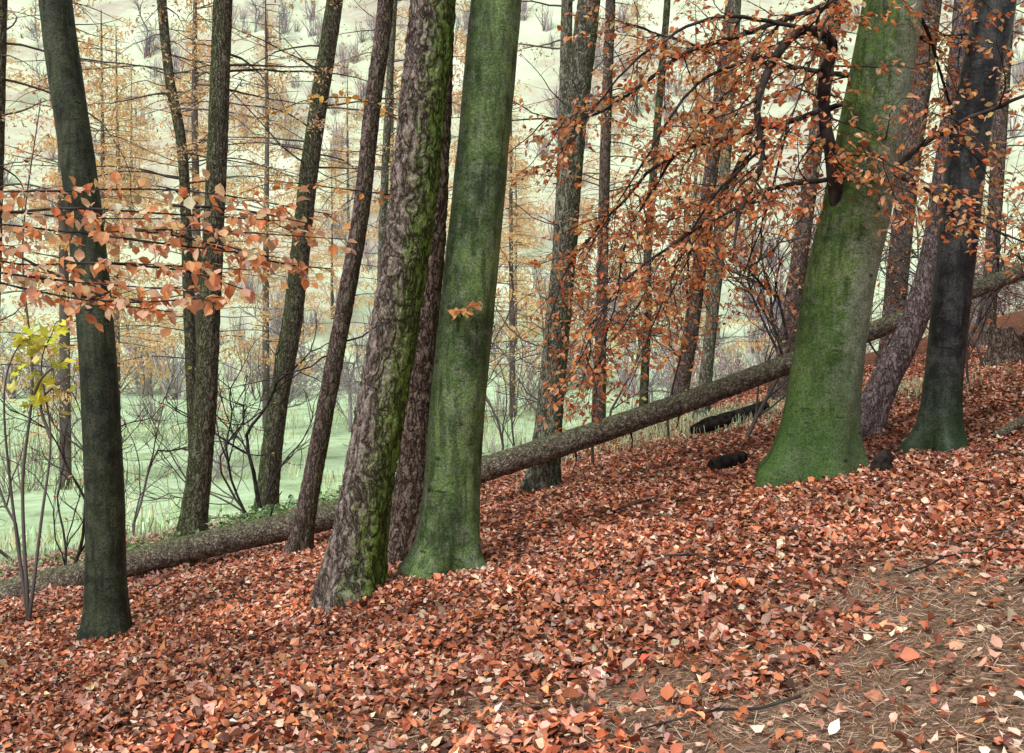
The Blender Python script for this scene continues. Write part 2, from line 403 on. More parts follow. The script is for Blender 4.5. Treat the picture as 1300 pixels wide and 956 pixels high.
def limb(buf,lp,pts,r0,r1,sec_every=.22,secL=(.35,.9),nleaf=6,tw=(.12,.3),wob=.16,grav=-.03,te=.075):
    C=catmull(np.asarray(pts,float),.08)
    C=C+np.cumsum(rng.normal(0,.006,C.shape),0)
    tube(buf,C,np.linspace(r0,r1,len(C)),8)
    s=np.concatenate([[0],np.cumsum(np.linalg.norm(np.diff(C,axis=0),axis=1))])
    t=.25;sg=1
    while t<s[-1]:
        i=max(0,min(np.searchsorted(s,t)-1,len(C)-2));p=C[i];d=unit(C[i+1]-C[i])
        h=unit(np.cross(d,[0,0,1.]))*sg;sg=-sg
        dd=unit(d*.5+h*rng.uniform(.3,1)+rng.normal(0,.4,3)+np.array([0,0,-.2]))
        L=rng.uniform(*secL);n=7
        q,_=wander(p,dd,L,n,wob,grav)
        tube(buf,q,np.linspace(min(.009,max(r1,.35*(r0+(r1-r0)*t/s[-1]))),.002,n+1),5)
        twiglets(buf,lp,q,tw[0],tw[1],te,.002,nleaf,grav)
        t+=sec_every*rng.uniform(.6,1.4)
    q,_=wander(C[-1],unit(C[-1]-C[-3]),.5,6,wob,grav)
    tube(buf,q,np.linspace(r1,.002,7),4);twiglets(buf,lp,q,tw[0],tw[1],.06,.002,nleaf,grav)
def hang_leaves(name,lp,size,pal,w,kind='full',keep=1.,droop=-.5,par=None,mat=None,curl=.35,width=1.,fold=.1,jp=.008):
    lp=[l for l in lp if rng.random()<keep]
    P=np.array([l[0] for l in lp]);D=np.array([l[1] for l in lp]);N=len(P)
    P=P+rng.normal(0,jp,P.shape)
    yaw=np.arctan2(-D[:,0],D[:,1])+rng.normal(0,.9,N)
    R=rotm(yaw,rng.normal(droop,.45,N),rng.normal(0,.6,N))
    me=leaves(name,P,R,rng.uniform(size[0],size[1],N),palette(N,pal,w,.2),kind,fold,curl,width)
    return mk_obj(name,me,mat or M_leaf,par)

ORP=[(.83,.30,.12),(.86,.40,.19),(.70,.20,.08),(.87,.53,.33),(.50,.15,.06),(.88,.54,.22)]
OW=[3,3.2,1.6,2.6,.5,1]

def gz(x,y): return float(H(x,y))
LARCH_HAZY=[(.89,.55,.28),(.87,.47,.20),(.89,.66,.42)]  # larch needle tones with haze put into the colour
def tree(name,pr,mat,sides=40,step=.035,flare=.5,fh=.22,lobes=.3,amp=0.,seed=1,top=9.,y=None,crown=True,dead=0,larch=None,ff=26):
    root=empty(name)
    rows=[(x,y,z,r) for x,z,r in pr]
    g=gz(rows[0][0],y);rows[0]=(rows[0][0],y,g-.10,rows[0][3])
    if rows[1][2]<g+.15: rows.pop(1)
    a,b=rows[-2],rows[-1];sl=(b[0]-a[0])/(b[2]-a[2])*.6
    x,z,r=b[0],b[2],b[3]
    while z<top:
        z+=1.4;x+=sl*1.4+rng.normal(0,.04);r*=.80;rows.append((x,y+rng.normal(0,.04),z,r))
    bf=trunk(rows,sides,step,flare,fh,lobes,amp,seed=seed,ff=ff)
    mk_obj('trunk',bf.mesh('trunk'),mat,root)
    rows=np.array(rows);bb=Buf();lp=[]
    def at(z):
        return np.array([np.interp(z,rows[:,2],rows[:,0]),np.interp(z,rows[:,2],rows[:,1]),z]),np.interp(z,rows[:,2],rows[:,3])
    for _ in range(dead):
        z=rng.uniform(-.3,5);p,r=at(z);a=rng.uniform(0,6.28)
        q,_=wander(p,unit(np.array([math.cos(a),math.sin(a),rng.uniform(-.3,.3)])),rng.uniform(.3,1.6),7,.2,.0)
        tube(bb,q,np.linspace(.010,.003,8),4)
        dl=[];twiglets(bb,dl,q,.1,.45,.16,.0025,2,-.03)
    if larch:
        zmin,nb,bl=larch
        for _ in range(nb):
            z=zmin+(top-.5-zmin)*rng.random()**1.4;p,r=at(z);a=rng.uniform(0,6.28)
            L=bl*rng.uniform(.5,1.2)*(1-.5*(z-zmin)/(top-zmin+1e-6))
            q,_=wander(p,unit(np.array([math.cos(a),math.sin(a),.15])),L,10,.10,-.035)
            tube(bb,q,np.linspace(.016,.004,11),4)
            twiglets(bb,lp,q[2:],.2,.5,.12,.0024,9,-.16)
    elif crown:
        for _ in range(7):
            z=rng.uniform(max(4.2,top*.5),top);p,r=at(z);a=rng.uniform(0,6.28)
            q,_=wander(p,unit(np.array([math.cos(a),math.sin(a),.6])),rng.uniform(1.5,3),9,.12,.01)
            tube(bb,q,np.linspace(r*.45,.006,10),6)
            twiglets(bb,lp,q[2:],.4,.9,.28,.006,6,-.02,sub=True)
    if bb.n: mk_obj('branches',bb.mesh('branches'),M_twig if not larch else M_twig_mid,root)
    if lp:
        if larch: hang_leaves('needles',lp,(.038,.068),LARCH_HAZY,[2,1,2],'simple',.9,-.3,root,M_needle,width=.75,jp=.025)
        else: hang_leaves('leaves',lp,(.05,.075),ORP,OW,'simple',.5,-.4,root)
    return root

tree('beech_tree',[(-2.835,-2.06,.150),(-2.85,-1.6,.138),(-2.869,-.925,.133),(-2.935,.183,.124),(-3.057,1.29,.116),(-3.212,2.398,.11)],M_beechL,56,.03,.22,.16,.3,y=7.0,seed=3)
tree('pine_tree',[(-1.046,-1.694,.20),(-1.0,-1.35,.185),(-.918,-.852,.172),(-.765,.066,.16),(-.637,.933,.157),(-.5615,1.698,.152),(-.51,2.21,.149)],M_pine,120,.012,.25,.2,.3,amp=.013,y=6.45,seed=5,top=11,ff=22)
tree('pine_tree',[(-.833,-1.678,.15),(-.78,-1.1,.132),(-.74,-.413,.125),(-.629,.82,.118),(-.555,2.67,.11)],M_pine2,70,.022,.3,.2,.3,amp=.011,y=7.8,seed=8,top=11,ff=24)
tree('beech_tree',[(-.435,-1.6,.215),(-.408,-1.15,.196),(-.355,-.355,.183),(-.281,.44,.180),(-.201,1.235,.175),(-.106,2.295,.172)],M_beechC,72,.025,.36,.12,.6,y=6.7,seed=12)
RB=tree('beech_tree',[(2.28,-1.094,.32),(2.327,-.703,.29),(2.417,-.102,.262),(2.513,.499,.255),(2.646,1.1,.25),(2.778,1.822,.233),(2.91,2.604,.217)],M_beechR,80,.025,.28,.17,1.0,y=7.6,seed=24)
tree('beech_tree',[(3.46,-.878,.17),(3.49,-.6,.152),(3.512,-.301,.147),(3.6,.532,.148),(3.704,1.493,.154),(3.832,2.262,.158),(3.934,2.775,.16)],M_beechD,56,.03,.35,.14,.8,y=8.1,seed=31)
tree('larch_tree',[(-3.73,-2.38,.16),(-3.567,-1.065,.137),(-3.494,.3,.125),(-3.41,2.12,.117),(-3.34,3.94,.11)],M_larch,40,.035,.3,.2,.3,.008,y=11.5,seed=41,top=12,dead=9,larch=(2.2,30,2.2))
tree('larch_tree',[(-3.74,-2.5,.175),(-3.54,-1.03,.155),(-3.3,.39,.15),(-3.03,2.77,.14),(-2.67,5.14,.125)],M_larch,36,.04,.35,.2,.3,.008,y=15,seed=42,top=14,dead=9,larch=(2.6,36,2.8))
tree('larch_tree',[(-1.98,-1.96,.105),(-1.8,-1.13,.088),(-1.584,.022,.083),(-1.382,1.17,.08),(-1.28,2.1,.078),(-1.152,3.12,.075)],M_larch2,36,.03,.4,.15,.3,.005,y=9.1,seed=43,top=10,dead=5,crown=False)
tree('larch_tree',[(.30,-1.51,.165),(.4,-.535,.138),(.51,.66,.13),(.62,2.02,.126),(.783,3.46,.12)],M_larchP,44,.03,.35,.2,.3,.008,y=10.1,seed=44,top=12,dead=12,larch=(3.2,16,1.8))
tree('larch_tree',[(.554,-1.74,.10),(.62,.37,.09),(.72,2.58,.088),(.775,4.8,.08)],M_larchP,28,.05,.3,.2,.3,.006,y=14,seed=45,top=12,dead=8,larch=(3.6,18,1.8))
tree('larch_tree',[(2.99,-.95,.15),(3.275,.47,.14),(3.63,3.32,.13),(3.99,6.17,.12)],M_larch2,28,.05,.3,.2,.3,.006,y=18,seed=46,top=14,dead=8,larch=(3.5,25,2.2))
tree('larch_tree',[(2.75,-1.17,.10),(2.92,.38,.09),(3.0,1.18,.088),(3.15,3.2,.08),(3.27,5,.075)],M_larchP,28,.05,.35,.2,.3,.005,y=14.5,seed=47,top=12,dead=8,crown=False)
tree('larch_tree',[(4.24,-.85,.15),(4.43,.04,.14),(4.81,2.7,.13),(5.19,5.5,.12)],M_larch2,28,.05,.35,.2,.3,.006,y=16,seed=48,top=13,dead=10,larch=(4,20,2))
tree('larch_tree',[(6.8,.04,.2),(7.12,2.6,.19),(7.6,6.17,.17)],M_larch2,32,.05,.35,.2,.3,.007,y=18,seed=49,top=14,dead=10,larch=(4,20,2))
tree('larch_tree',[(8.57,-.1,.14),(8.7,1.9,.13),(8.97,6.17,.12)],M_larch2,28,.05,.35,.2,.3,.006,y=18,seed=50,top=13,dead=8,larch=(3.5,20,2))
tree('larch_tree',[(2.09,-1,.075),(2.18,.42,.068),(2.2,1.7,.065),(2.5,5.5,.055)],M_larch,24,.06,.35,.2,.3,.004,y=16,seed=51,top=11,dead=10,crown=False)
tree('larch_tree',[(-5.06,-2.11,.10),(-5.19,.42,.09),(-5.29,2.95,.085),(-5.5,4.2,.08),(-5.63,5.5,.075)],M_larch,28,.05,.3,.2,.3,.005,y=16,seed=52,top=13,dead=14,larch=(2.2,38,2.6))
tree('larch_tree',[(-2.7,-2.6,.10),(-2.6,2.1,.085),(-2.37,6.8,.07)],M_larchP,24,.07,.3,.2,.3,.005,y=20,seed=53,top=14,dead=8,larch=(3,34,2.6))
tree('larch_tree',[(-6.36,-1.8,.10),(-6.22,2.2,.09),(-6.15,4.5,.08)],M_larch,28,.05,.3,.2,.3,.005,y=12,seed=54,top=12,dead=8,larch=(1.8,34,2.4))
tree('larch_tree',[(1.74,-1.0,.12),(1.87,3.7,.11),(1.98,6.85,.1)],M_larch2,24,.07,.3,.2,.3,.005,y=20,seed=55,top=15,dead=6,larch=(3,30,2.4))
root=empty('leaning_tree')
rows=[(3.46,9.9,gz(3.46,9.9)-.12,.18),(3.55,9.9,-.75,.157),(3.72,9.9,-.37,.14),(3.99,9.9,.18,.13),(4.19,9.95,.81,.12),(4.32,10,1.5,.115),(4.45,10,2.4,.11),(4.6,10.1,3.6,.10),(4.8,10.2,6,.07),(4.9,10.3,8,.03)]
mk_obj('trunk',trunk(rows,44,.025,.3,.2,.3,.006,seed=61).mesh('trunk'),M_lean,root)
bb=Buf();lp=[]
for _ in range(10):
    z=rng.uniform(3,7.5);p=np.array([np.interp(z,[2.4,3.6,6,8],[4.45,4.6,4.8,4.9]),10.1,z]);a=rng.uniform(0,6.28)
    q,_=wander(p,unit(np.array([math.cos(a),math.sin(a),.4])),1.6,8,.12,0);tube(bb,q,np.linspace(.02,.004,9),5);twiglets(bb,lp,q,.2,.5,.15,.003,5)
mk_obj('branches',bb.mesh('branches'),M_twig,root);hang_leaves('leaves',lp,(.05,.07),ORP,OW,'simple',.7,-.4,root)

# ---------------------------------------------------------------- big beech limbs + foliage
bb=Buf();lp=[]
LIM=[([(2.45,7.5,1.0),(2.35,7.35,1.39),(2.29,7.3,1.89),(2.33,7.2,2.12),(2.1,7.1,2.20),(1.9,7.0,2.03),(1.7,7.0,1.65),(1.73,7.0,1.25),(1.6,6.95,.9)],.055,.018),
([(2.85,7.6,2.75),(2.1,7.8,2.5),(1.38,8.0,2.3),(.68,8.2,1.85),(.13,8.4,1.85)],.03,.007),
([(2.8,7.6,1.9),(1.95,7.9,1.65),(1.3,8.1,1.5),(.85,8.3,1.1),(.47,8.4,.6),(.33,8.4,.2)],.025,.006),
([(2.62,7.6,1.25),(1.9,7.3,1.1),(1.4,7.1,.85),(.85,7.0,.45),(.5,7.0,-.1)],.02,.005),
([(2.7,7.6,1.15),(3.2,7.3,1.55),(3.7,7.0,1.75),(4.1,6.8,1.8)],.025,.007),
([(2.68,7.6,1.4),(3.1,7.2,1.05),(3.5,7,.75),(3.8,6.9,.55)],.016,.005),
([(2.65,7.5,1.5),(2.55,6.9,1.25),(2.8,6.7,1.05)],.012,.004),
([(2.75,7.6,2.0),(2.1,8,2.25),(1.5,8.3,2.5),(1.0,8.6,2.75)],.025,.006),
([(2.85,7.7,2.3),(3.4,8.2,2.5),(4.2,8.6,2.7)],.025,.006),
([(1.9,7.9,1.6),(1.5,8.2,.85),(1.1,8.4,.35),(.7,8.5,-.25)],.014,.004),
([(3.0,7.6,3.0),(3.6,7.0,2.6),(4,6.8,2.2)],.025,.006),
([(2.1,7.1,2.20),(1.5,7.1,2.3),(.9,7.2,2.0),(.5,7.3,1.5)],.018,.004),
([(1.9,7.0,2.03),(1.35,7.2,1.9),(.95,7.3,1.35),(.6,7.4,.8)],.016,.004),
([(1.73,7.0,1.35),(1.35,7.1,.9),(1.15,7.2,.4),(.95,7.2,-.1)],.012,.004),
([(2.9,7.7,2.8),(2.5,7.2,2.6),(2.2,6.9,2.3),(1.9,6.7,1.6)],.018,.005),
([(3.0,7.7,2.9),(3.5,8.2,2.2),(3.9,8.6,1.4)],.018,.005),
([(2.2,7.9,1.7),(2.15,8.4,1.0),(2.0,8.7,.4)],.012,.004),
([(2.0,7.9,1.65),(1.8,8.6,1.3),(1.6,9.2,.8),(1.35,9.5,.2)],.012,.004),
([(3.7,7.0,1.75),(4.0,7.3,1.3),(4.3,7.5,.9)],.010,.004),
([(2.1,7.8,2.5),(2.0,8.6,2.3),(1.7,9.3,1.9),(1.2,9.8,1.2)],.014,.004),
([(1.3,8.1,1.5),(1.0,8.6,.9),(.9,8.9,.3),(.7,9.0,-.3)],.012,.004)]
for pts,r0,r1 in LIM:
    limb(bb,lp,pts,r0,r1,.10,(.3,.8),6,(.12,.30),te=.07)
mk_obj('limbs',bb.mesh('limbs'),M_twig,RB)
hang_leaves('leaves',lp,(.040,.064),ORP,OW,'full',.55,-.5,RB)

# ---------------------------------------------------------------- young beech with foreground spray
YB=empty('young_beech_tree')
g=gz(-3.75,4.7)
rows=[(-3.75,4.7,g-.1,.06),(-3.7,4.7,-.6,.05),(-3.6,4.7,.4,.045),(-3.65,4.7,1.6,.035),(-3.6,4.7,3.2,.02),(-3.6,4.7,4.4,.008)]
mk_obj('trunk',trunk(rows,24,.05,.3,.1,.2,seed=71).mesh('trunk'),M_beechL,YB)
bb=Buf();lp=[]
for pts in [[(-3.62,4.7,.3),(-2.7,4.6,.64),(-2.0,4.5,.68),(-1.4,4.4,.66),(-.80,4.4,.56)],
            [(-3.62,4.7,.1),(-2.6,4.5,.50),(-1.9,4.4,.48),(-1.4,4.3,.48),(-.72,4.3,.44)],
            [(-3.62,4.7,.0),(-2.6,4.4,.36),(-2.1,4.3,.33),(-1.7,4.2,.33),(-1.1,4.2,.30)],
            [(-2.6,4.4,.35),(-2.1,4.2,.28),(-1.75,4.1,.24),(-1.25,4.1,.20)],
            [(-2.5,4.4,.32),(-2.05,4.2,.22),(-1.7,4.1,.16),(-1.4,4.1,.12)],
            [(-3.0,4.6,.5),(-2.4,4.5,.58),(-1.9,4.45,.55),(-1.4,4.4,.54)],
            [(-2.3,4.5,.58),(-1.9,4.35,.58),(-1.5,4.3,.55),(-1.0,4.3,.52)],
            [(-1.9,4.4,.48),(-1.5,4.3,.42),(-1.0,4.3,.36)],
            [(-1.5,4.4,.60),(-1.2,4.4,.58),(-.9,4.4,.52)],
            [(-1.5,4.3,.48),(-1.25,4.4,.40),(-1.0,4.4,.34),(-.8,4.4,.32)],
            [(-1.7,4.2,.33),(-1.4,4.3,.30),(-1.15,4.3,.22)],
            [(-2.3,4.4,.44),(-2.0,4.3,.30),(-1.75,4.2,.20),(-1.5,4.2,.16)],
            [(-1.7,4.4,.50),(-1.35,4.35,.44),(-1.05,4.3,.36)],
            [(-2.1,4.35,.30),(-1.85,4.2,.20),(-1.6,4.1,.16),(-1.2,4.1,.18)],
            [(-3.62,4.7,.1),(-3.1,4.5,.3),(-2.5,4.3,.42),(-2.1,4.2,.40)]]:
    C=catmull(np.array(pts),.06);tube(bb,C,np.linspace(.007,.0025,len(C)),6)
    twiglets(bb,lp,C[len(C)//4:],.10,.28,.058,.0018,5,-.06)
mk_obj('branches',bb.mesh('branches'),M_twig,YB)
hang_leaves('leaves',lp,(.038,.066),[(.86,.40,.19),(.88,.52,.33),(.78,.29,.12),(.89,.62,.42)],[3,3,1.6,1.8],'full',.72,-.7,YB,width=1.2)
for nm,pts,n_,pal in[('beech_sprig',[(-.33,6.53,.16),(-.32,6.45,.2),(-.29,6.40,.21)],7,[(.75,.33,.12),(.8,.45,.2)]),
   ('leafy_sprig',[(-.75,6.5,1.45),(-1.0,6.5,1.58),(-1.35,6.6,1.60),(-1.6,6.6,1.5)],5,[(.85,.42,.10),(.85,.55,.2)]),
   ('leafy_sprig',[(-.75,6.5,.95),(-1.1,6.4,.98),(-1.5,6.4,1.02),(-1.75,6.4,.95)],4,[(.85,.38,.10),(.8,.3,.1)])]:
    rt=empty(nm);bb=Buf();lp=[];C=catmull(np.array(pts),.05);tube(bb,C,np.linspace(.006,.002,len(C)),5)
    twiglets(bb,lp,C,.06,.2,.06 if n_==5 or n_==4 else .03,.0015,n_,-.02)
    mk_obj('twigs',bb.mesh('twigs'),M_twig,rt);hang_leaves('leaves',lp,(.04,.065),pal,[1,1],'full',.5 if n_<7 else .9,-.3,rt)

# ---------------------------------------------------------------- fallen log
FL=empty('fallen_log')
rows=[(-6.2,9.6,-2.72,.14),(-5.39,9.6,-2.56,.138),(-4.94,9.6,-2.446,.136),(-3.11,9.6,-2.0,.134),(-1.603,9.65,-1.657,.13),(-.23,9.7,-1.235,.125),(1.331,9.9,-.745,.115),(2.852,10.3,-.236,.105),(4.187,10.8,.22,.10),(5.913,11.5,.819,.09),(7.31,12,1.31,.08),(9.6,12.5,2.1,.065)]
mk_obj('stem',trunk(rows,48,.025,.0,.2,.2,.007,seed=81,lump=.8,ff=20).mesh('stem'),M_log,FL)
bb=Buf()
for s_ in range(16):
    i=rng.integers(3,10);t=rng.random();p=np.array(rows[i][:3])*(1-t)+np.array(rows[i+1][:3])*t
    q,_=wander(p,unit(np.array([rng.normal(0,.3),rng.normal(0,.6),rng.choice([-1,1])*1.])),rng.uniform(.2,.5),5,.15,0);tube(bb,q,np.linspace(.015,.005,6),6)
mk_obj('branch_stubs',bb.mesh('stubs'),M_twig,FL)
def piece(name,a,b,r,mat,sd):
    a=np.array(a);b=np.array(b);mid=(a+b)/2+rng.normal(0,.02,3)
    rows=[(*a,r*.9),(*mid,r),(*b,r*.75)]
    bf=trunk(rows,20,.03,0,.2,.1,.004,seed=sd);return mk_obj(name,bf.mesh(name),mat)
for k_,(xa,ya,xb,yb,r) in enumerate([(1.78,8.9,2.12,9.1,.065),(2.3,12.6,2.75,12.7,.09),(2.7,12.9,3.35,13.1,.10),(3.9,8.0,5.2,8.9,.045),(-2.4,11.6,-1.4,11.9,.09),(-1.9,11.2,-1.2,11.5,.07)]):
    piece('broken_branch',(xa,ya,gz(xa,ya)+r*1.),(xb,yb,gz(xb,yb)+r*1.3),r,M_rot if k_<3 else M_log,90+k_)
g=gz(2.68,7.25)
mk_obj('rotten_stub',trunk([(2.68,7.25,g-.08,.075),(2.70,7.25,g+.05,.065),(2.74,7.24,g+.13,.05)],24,.012,.3,.05,.4,.01,seed=17).mesh('rotten_stub'),M_rot)
bb=Buf()
for _ in range(110):
    x,y=scatter(1,3,10)
    if len(x)==0: continue
    x,y=x[0],y[0];a=rng.uniform(0,6.28);L=rng.uniform(.15,.9)
    t=np.linspace(0,1,7);cx=x+np.cos(a)*L*t+np.cumsum(rng.normal(0,.012,7));cy=y+np.sin(a)*L*t+np.cumsum(rng.normal(0,.012,7))
    tube(bb,np.stack([cx,cy,H(cx,cy)+.03+.02*rng.random(7)],1),np.linspace(.005,.002,7)*rng.uniform(.6,1.5),5)
mk_obj('fallen_twigs',bb.mesh('fallen_twigs'),M_twig)
sx,sy=6.95,14.;g=gz(sx,sy)
bf=trunk([(sx,sy,g-.15,.27),(sx,sy,g+.1,.24),(sx+.02,sy,g+.45,.22)],48,.03,.4,.15,.4,.012,seed=99)
V=bf.v[0];a=np.arctan2(V[:,1]-sy,V[:,0]-sx);up=V[:,2]>g+.3
V[up,2]+=(vn(a[up]*3,0,5.)*.25-.1)
V[-1,2]=g+.28
mk_obj('tree_stump',bf.mesh('tree_stump'),M_pine2)

# ---------------------------------------------------------------- shrubs
def grow(buf,p,d,L,r,lev,kids,lp,wob=.2,grav=.02,spread=.7,rmin=.004,sides=4):
    n=5
    q,de=wander(p,d,L,n,wob,grav)
    tube(buf,q,np.maximum(np.linspace(r,r*.6,n+1),rmin),sides if lev>1 else 3)
    if lev==0:
        for k_ in (2,3,4,5): lp.append((q[k_],de))
        return
    for k_ in range(kids):
        i=rng.integers(1,n+1) if k_ else n
        dd=unit(unit(q[i]-q[i-1])+rng.normal(0,spread,3))
        grow(buf,q[i],dd,L*rng.uniform(.5,.8),r*.55 if k_ else r*.7,lev-1,kids,lp,wob,grav,spread,rmin,sides)
def shrub(name,x,y,h,stems,mat,leafkeep=0,pal=None,kind='simple',size=(.04,.07),kids=4,lev=3,r=.03,sp=.5,mleaf=None,spx=.4):
    rt=empty(name);bb=Buf();lp=[];g=gz(x,y)
    for s_ in range(stems):
        a=rng.uniform(0,6.28)
        grow(bb,np.array([x+math.cos(a)*.08,y+math.sin(a)*.08,g-.05]),unit(np.array([math.cos(a)*spx,math.sin(a)*spx,1])),h*.45,r*rng.uniform(.6,1.1),lev,kids,lp,.18,.05,sp,.0028,6)
    mk_obj('stems',bb.mesh('stems'),mat,rt)
    if leafkeep: hang_leaves('leaves',lp,size,pal,[1]*len(pal),kind,leafkeep,-.3,rt,mleaf)
    return rt
YG=[(.62,.62,.12),(.50,.58,.15),(.70,.68,.22)]
shrub('hawthorn_shrub',-4.9,10.8,2.4,2,M_twig,.10,ORP,r=.024)
shrub('hawthorn_shrub',-3.25,12.8,2.8,2,M_twig,.08,YG,r=.032)
shrub('hawthorn_shrub',-5.9,15.5,3.4,2,M_twig_mid,0,r=.03)
shrub('hawthorn_shrub',-7.4,15.,3.4,2,M_twig_mid,.1,YG,r=.03)
shrub('hawthorn_shrub',-4.6,18.5,4.,2,M_twig_mid,.1,YG,r=.035)
shrub('hawthorn_shrub',-1.6,17.,4.0,2,M_twig_mid,.1,ORP,r=.035)
shrub('hawthorn_shrub',.2,19.,4.6,2,M_twig_mid,.1,ORP,r=.035)
shrub('hawthorn_shrub',5.1,18.,4.2,4,M_twig,.15,ORP,r=.04)
shrub('hawthorn_shrub',7.6,17.,4,3,M_twig,.2,ORP,r=.04)
shrub('hawthorn_shrub',9.8,19.,4,3,M_twig_mid,.3,ORP,r=.04)
for (x,y,h,k_) in [(1.0,11.6,3.8,.55),(1.9,12.4,4.4,.6),(-.1,13.5,3.6,.35),(3.3,12.,3.9,.45),(5.3,11.5,3.8,.45),(1.6,16,4.6,.4),(6.6,14.,4.2,.4),(2.6,10.9,3.4,.5)]:
    shrub('young_beech_tree',x,y,h,1,M_twig_mid,k_,ORP,r=.025,kids=5,lev=3,size=(.045,.075),sp=.6,spx=.15)
rt=empty('sycamore_sapling');bb=Buf();lp=[];x,y=-3.98,8.2;g=gz(x,y)
for pts in [[(x,y,g),(x-.05,y,-1.2),(x+.03,y,-.3),(x-.05,y,.8),(x+.1,y,2.0)],[(x,y,g),(x+.1,y,-1.5),(x+.18,y,-.8),(x+.15,y-.1,-.2),(x+.3,y-.2,.1)],[(x,y,g),(x-.15,y,-1.2),(x-.2,y,-.4),(x+.05,y-.2,.0),(x+.3,y-.3,-.05)],[(x+.18,y,-.8),(x+.1,y,-.5),(x+.35,y-.1,-.3)],[(x+.03,y,-.5),(x+.2,y-.2,-.3),(x+.42,y-.3,-.15)]]:
    C=catmull(np.array(pts),.07);tube(bb,C,np.linspace(.016,.004,len(C)),6);twiglets(bb,lp,C[len(C)//2:],.2,.42,.08,.0022,3,-.02)
mk_obj('stems',bb.mesh('stems'),M_twig_mid,rt)
lo=[l for l in lp if -.6<l[0][2]<.22];hi=[l for l in lp if l[0][2]>=.22]
hang_leaves('yellow_leaves',lo,(.07,.13),[(.78,.76,.10),(.62,.70,.12),(.82,.80,.25)],[2,1,1],'maple',.95,.3,rt,M_green)
hang_leaves('rusty_leaves',hi,(.04,.06),[(.6,.3,.2),(.45,.2,.16)],[1,1],'full',.7,-.3,rt)

def patch(name,cx,cy,sx_,sy_,n,pal,size,kind='full',h=.12):
    x=rng.normal(cx,sx_,n);y=rng.normal(cy,sy_,n)
    P=np.stack([x,y,H(x,y)+rng.uniform(.01,h,n)],1);R=rotm(rng.uniform(0,6.28,n),rng.normal(.2,.4,n),rng.normal(0,.4,n))
    return mk_obj(name,leaves(name,P,R,rng.uniform(*size,n),palette(n,pal,[1]*len(pal)),kind,.1,.2),M_green)
GP=[(.10,.20,.06),(.16,.30,.10),(.24,.40,.17),(.32,.45,.25)]
patch('bramble_patch',-2.9,12.3,.6,.7,800,GP,(.05,.09),h=.25)
patch('bramble_patch',-4.0,11.3,.5,.5,400,GP,(.05,.09),h=.2)
patch('bramble_patch',-5.4,11.5,.9,.9,400,GP,(.04,.08),h=.12)
patch('bramble_patch',-2.2,13.8,1.2,.8,600,GP,(.05,.09),h=.15)
patch('bramble_patch',-2.9,6.3,.4,.3,40,GP,(.03,.05),h=.04)
def grassp(name,x,y,pal,size,w=.8):
    n=len(x);P=np.stack([x,y,H(x,y)],1);R=rotm(rng.uniform(0,6.28,n),rng.normal(1.2,.35,n),rng.normal(0,.4,n))
    return mk_obj(name,leaves(name,P,R,rng.uniform(*size,n),palette(n,pal,[1]*len(pal)),'needle',0,.4,w),M_dull)
GG=[(.36,.47,.24),(.48,.60,.36),(.56,.62,.40)]
def nrm(cx,cy,a,b_,n): return rng.normal(cx,a,n),rng.normal(cy,b_,n)
grassp('grass_tuft',*nrm(2.4,14.,1.1,1.0,4200),GG,(.06,.15),1.)
grassp('grass_tuft',*nrm(4.6,13.2,.8,.9,1400),GG,(.06,.15))
grassp('grass_tuft',*nrm(-6.,14.5,2.5,1.6,3000),GG,(.06,.16))
cx=rng.uniform(-1,1,2600);cy=rng.uniform(18,62,2600)
cx=cx*cy*.62
k=(zonef(cx,cy)>.4)&(fbm(cx*.25,cy*.25,4.)>.42);cx,cy=cx[k],cy[k]
xx=np.repeat(cx,12)+rng.normal(0,.25,len(cx)*12);yy=np.repeat(cy,12)+rng.normal(0,.25,len(cx)*12)
grassp('meadow_grass',xx,yy,[(.40,.52,.26),(.58,.72,.44),(.68,.76,.48),(.60,.54,.36)],(.15,.42),1.3)

def scrub(name,cx,cy,per,h,wd,pal,spread=.45,twigs=2):
    n=len(cx)
    hh=np.repeat(rng.uniform(*h,n),per)
    x=np.repeat(cx,per)+rng.normal(0,.3,n*per);y=np.repeat(cy,per)+rng.normal(0,.3,n*per);z=H(x,y)-.1
    P0=np.stack([x,y,z],1);yaw=rng.uniform(0,6.28,n*per);pit=1.57-np.abs(rng.normal(0,spread,n*per))
    R0=rotm(yaw,pit,rng.uniform(0,6.28,n*per));s0=hh*rng.uniform(.6,1.,n*per)
    Ps=[P0];Rs=[R0];Ss=[s0]
    up=np.stack([-np.sin(yaw)*np.cos(pit),np.cos(yaw)*np.cos(pit),np.sin(pit)],1)
    for _ in range(twigs):
        t=rng.uniform(.3,.95,n*per)
        Ps.append(P0+up*(s0*t)[:,None]);Rs.append(rotm(yaw+rng.normal(0,1.3,n*per),rng.normal(.9,.4,n*per),rng.uniform(0,6.28,n*per)));Ss.append(s0*rng.uniform(.15,.4,n*per))
    P=np.vstack(Ps);R=np.concatenate(Rs);s=np.concatenate(Ss)
    me=leaves(name,P,R,s,palette(len(P),pal,[1]*len(pal),.2),'twig',0,.25,wd)
    return mk_obj(name,me,M_dull)
LIL_HAZED=[(.36,.31,.33),(.46,.41,.44),(.30,.25,.25),(.52,.43,.38)]  # lilac twig tones, paled as painted distance haze
cy=rng.uniform(70,170,1000);cx=rng.uniform(-.62,.62,1000)*cy
k=fbm(cx*.06,cy*.06,8.)>.44;cx,cy=cx[k],cy[k]
scrub('hillside_scrub',cx,cy,26,(2.,5.),2.2,LIL_HAZED,.4)
cy=rng.uniform(26,60,130);cx=rng.uniform(-.6,.62,130)*cy
k=fbm(cx*.15,cy*.15,3.)>.52;cx,cy=cx[k],cy[k]
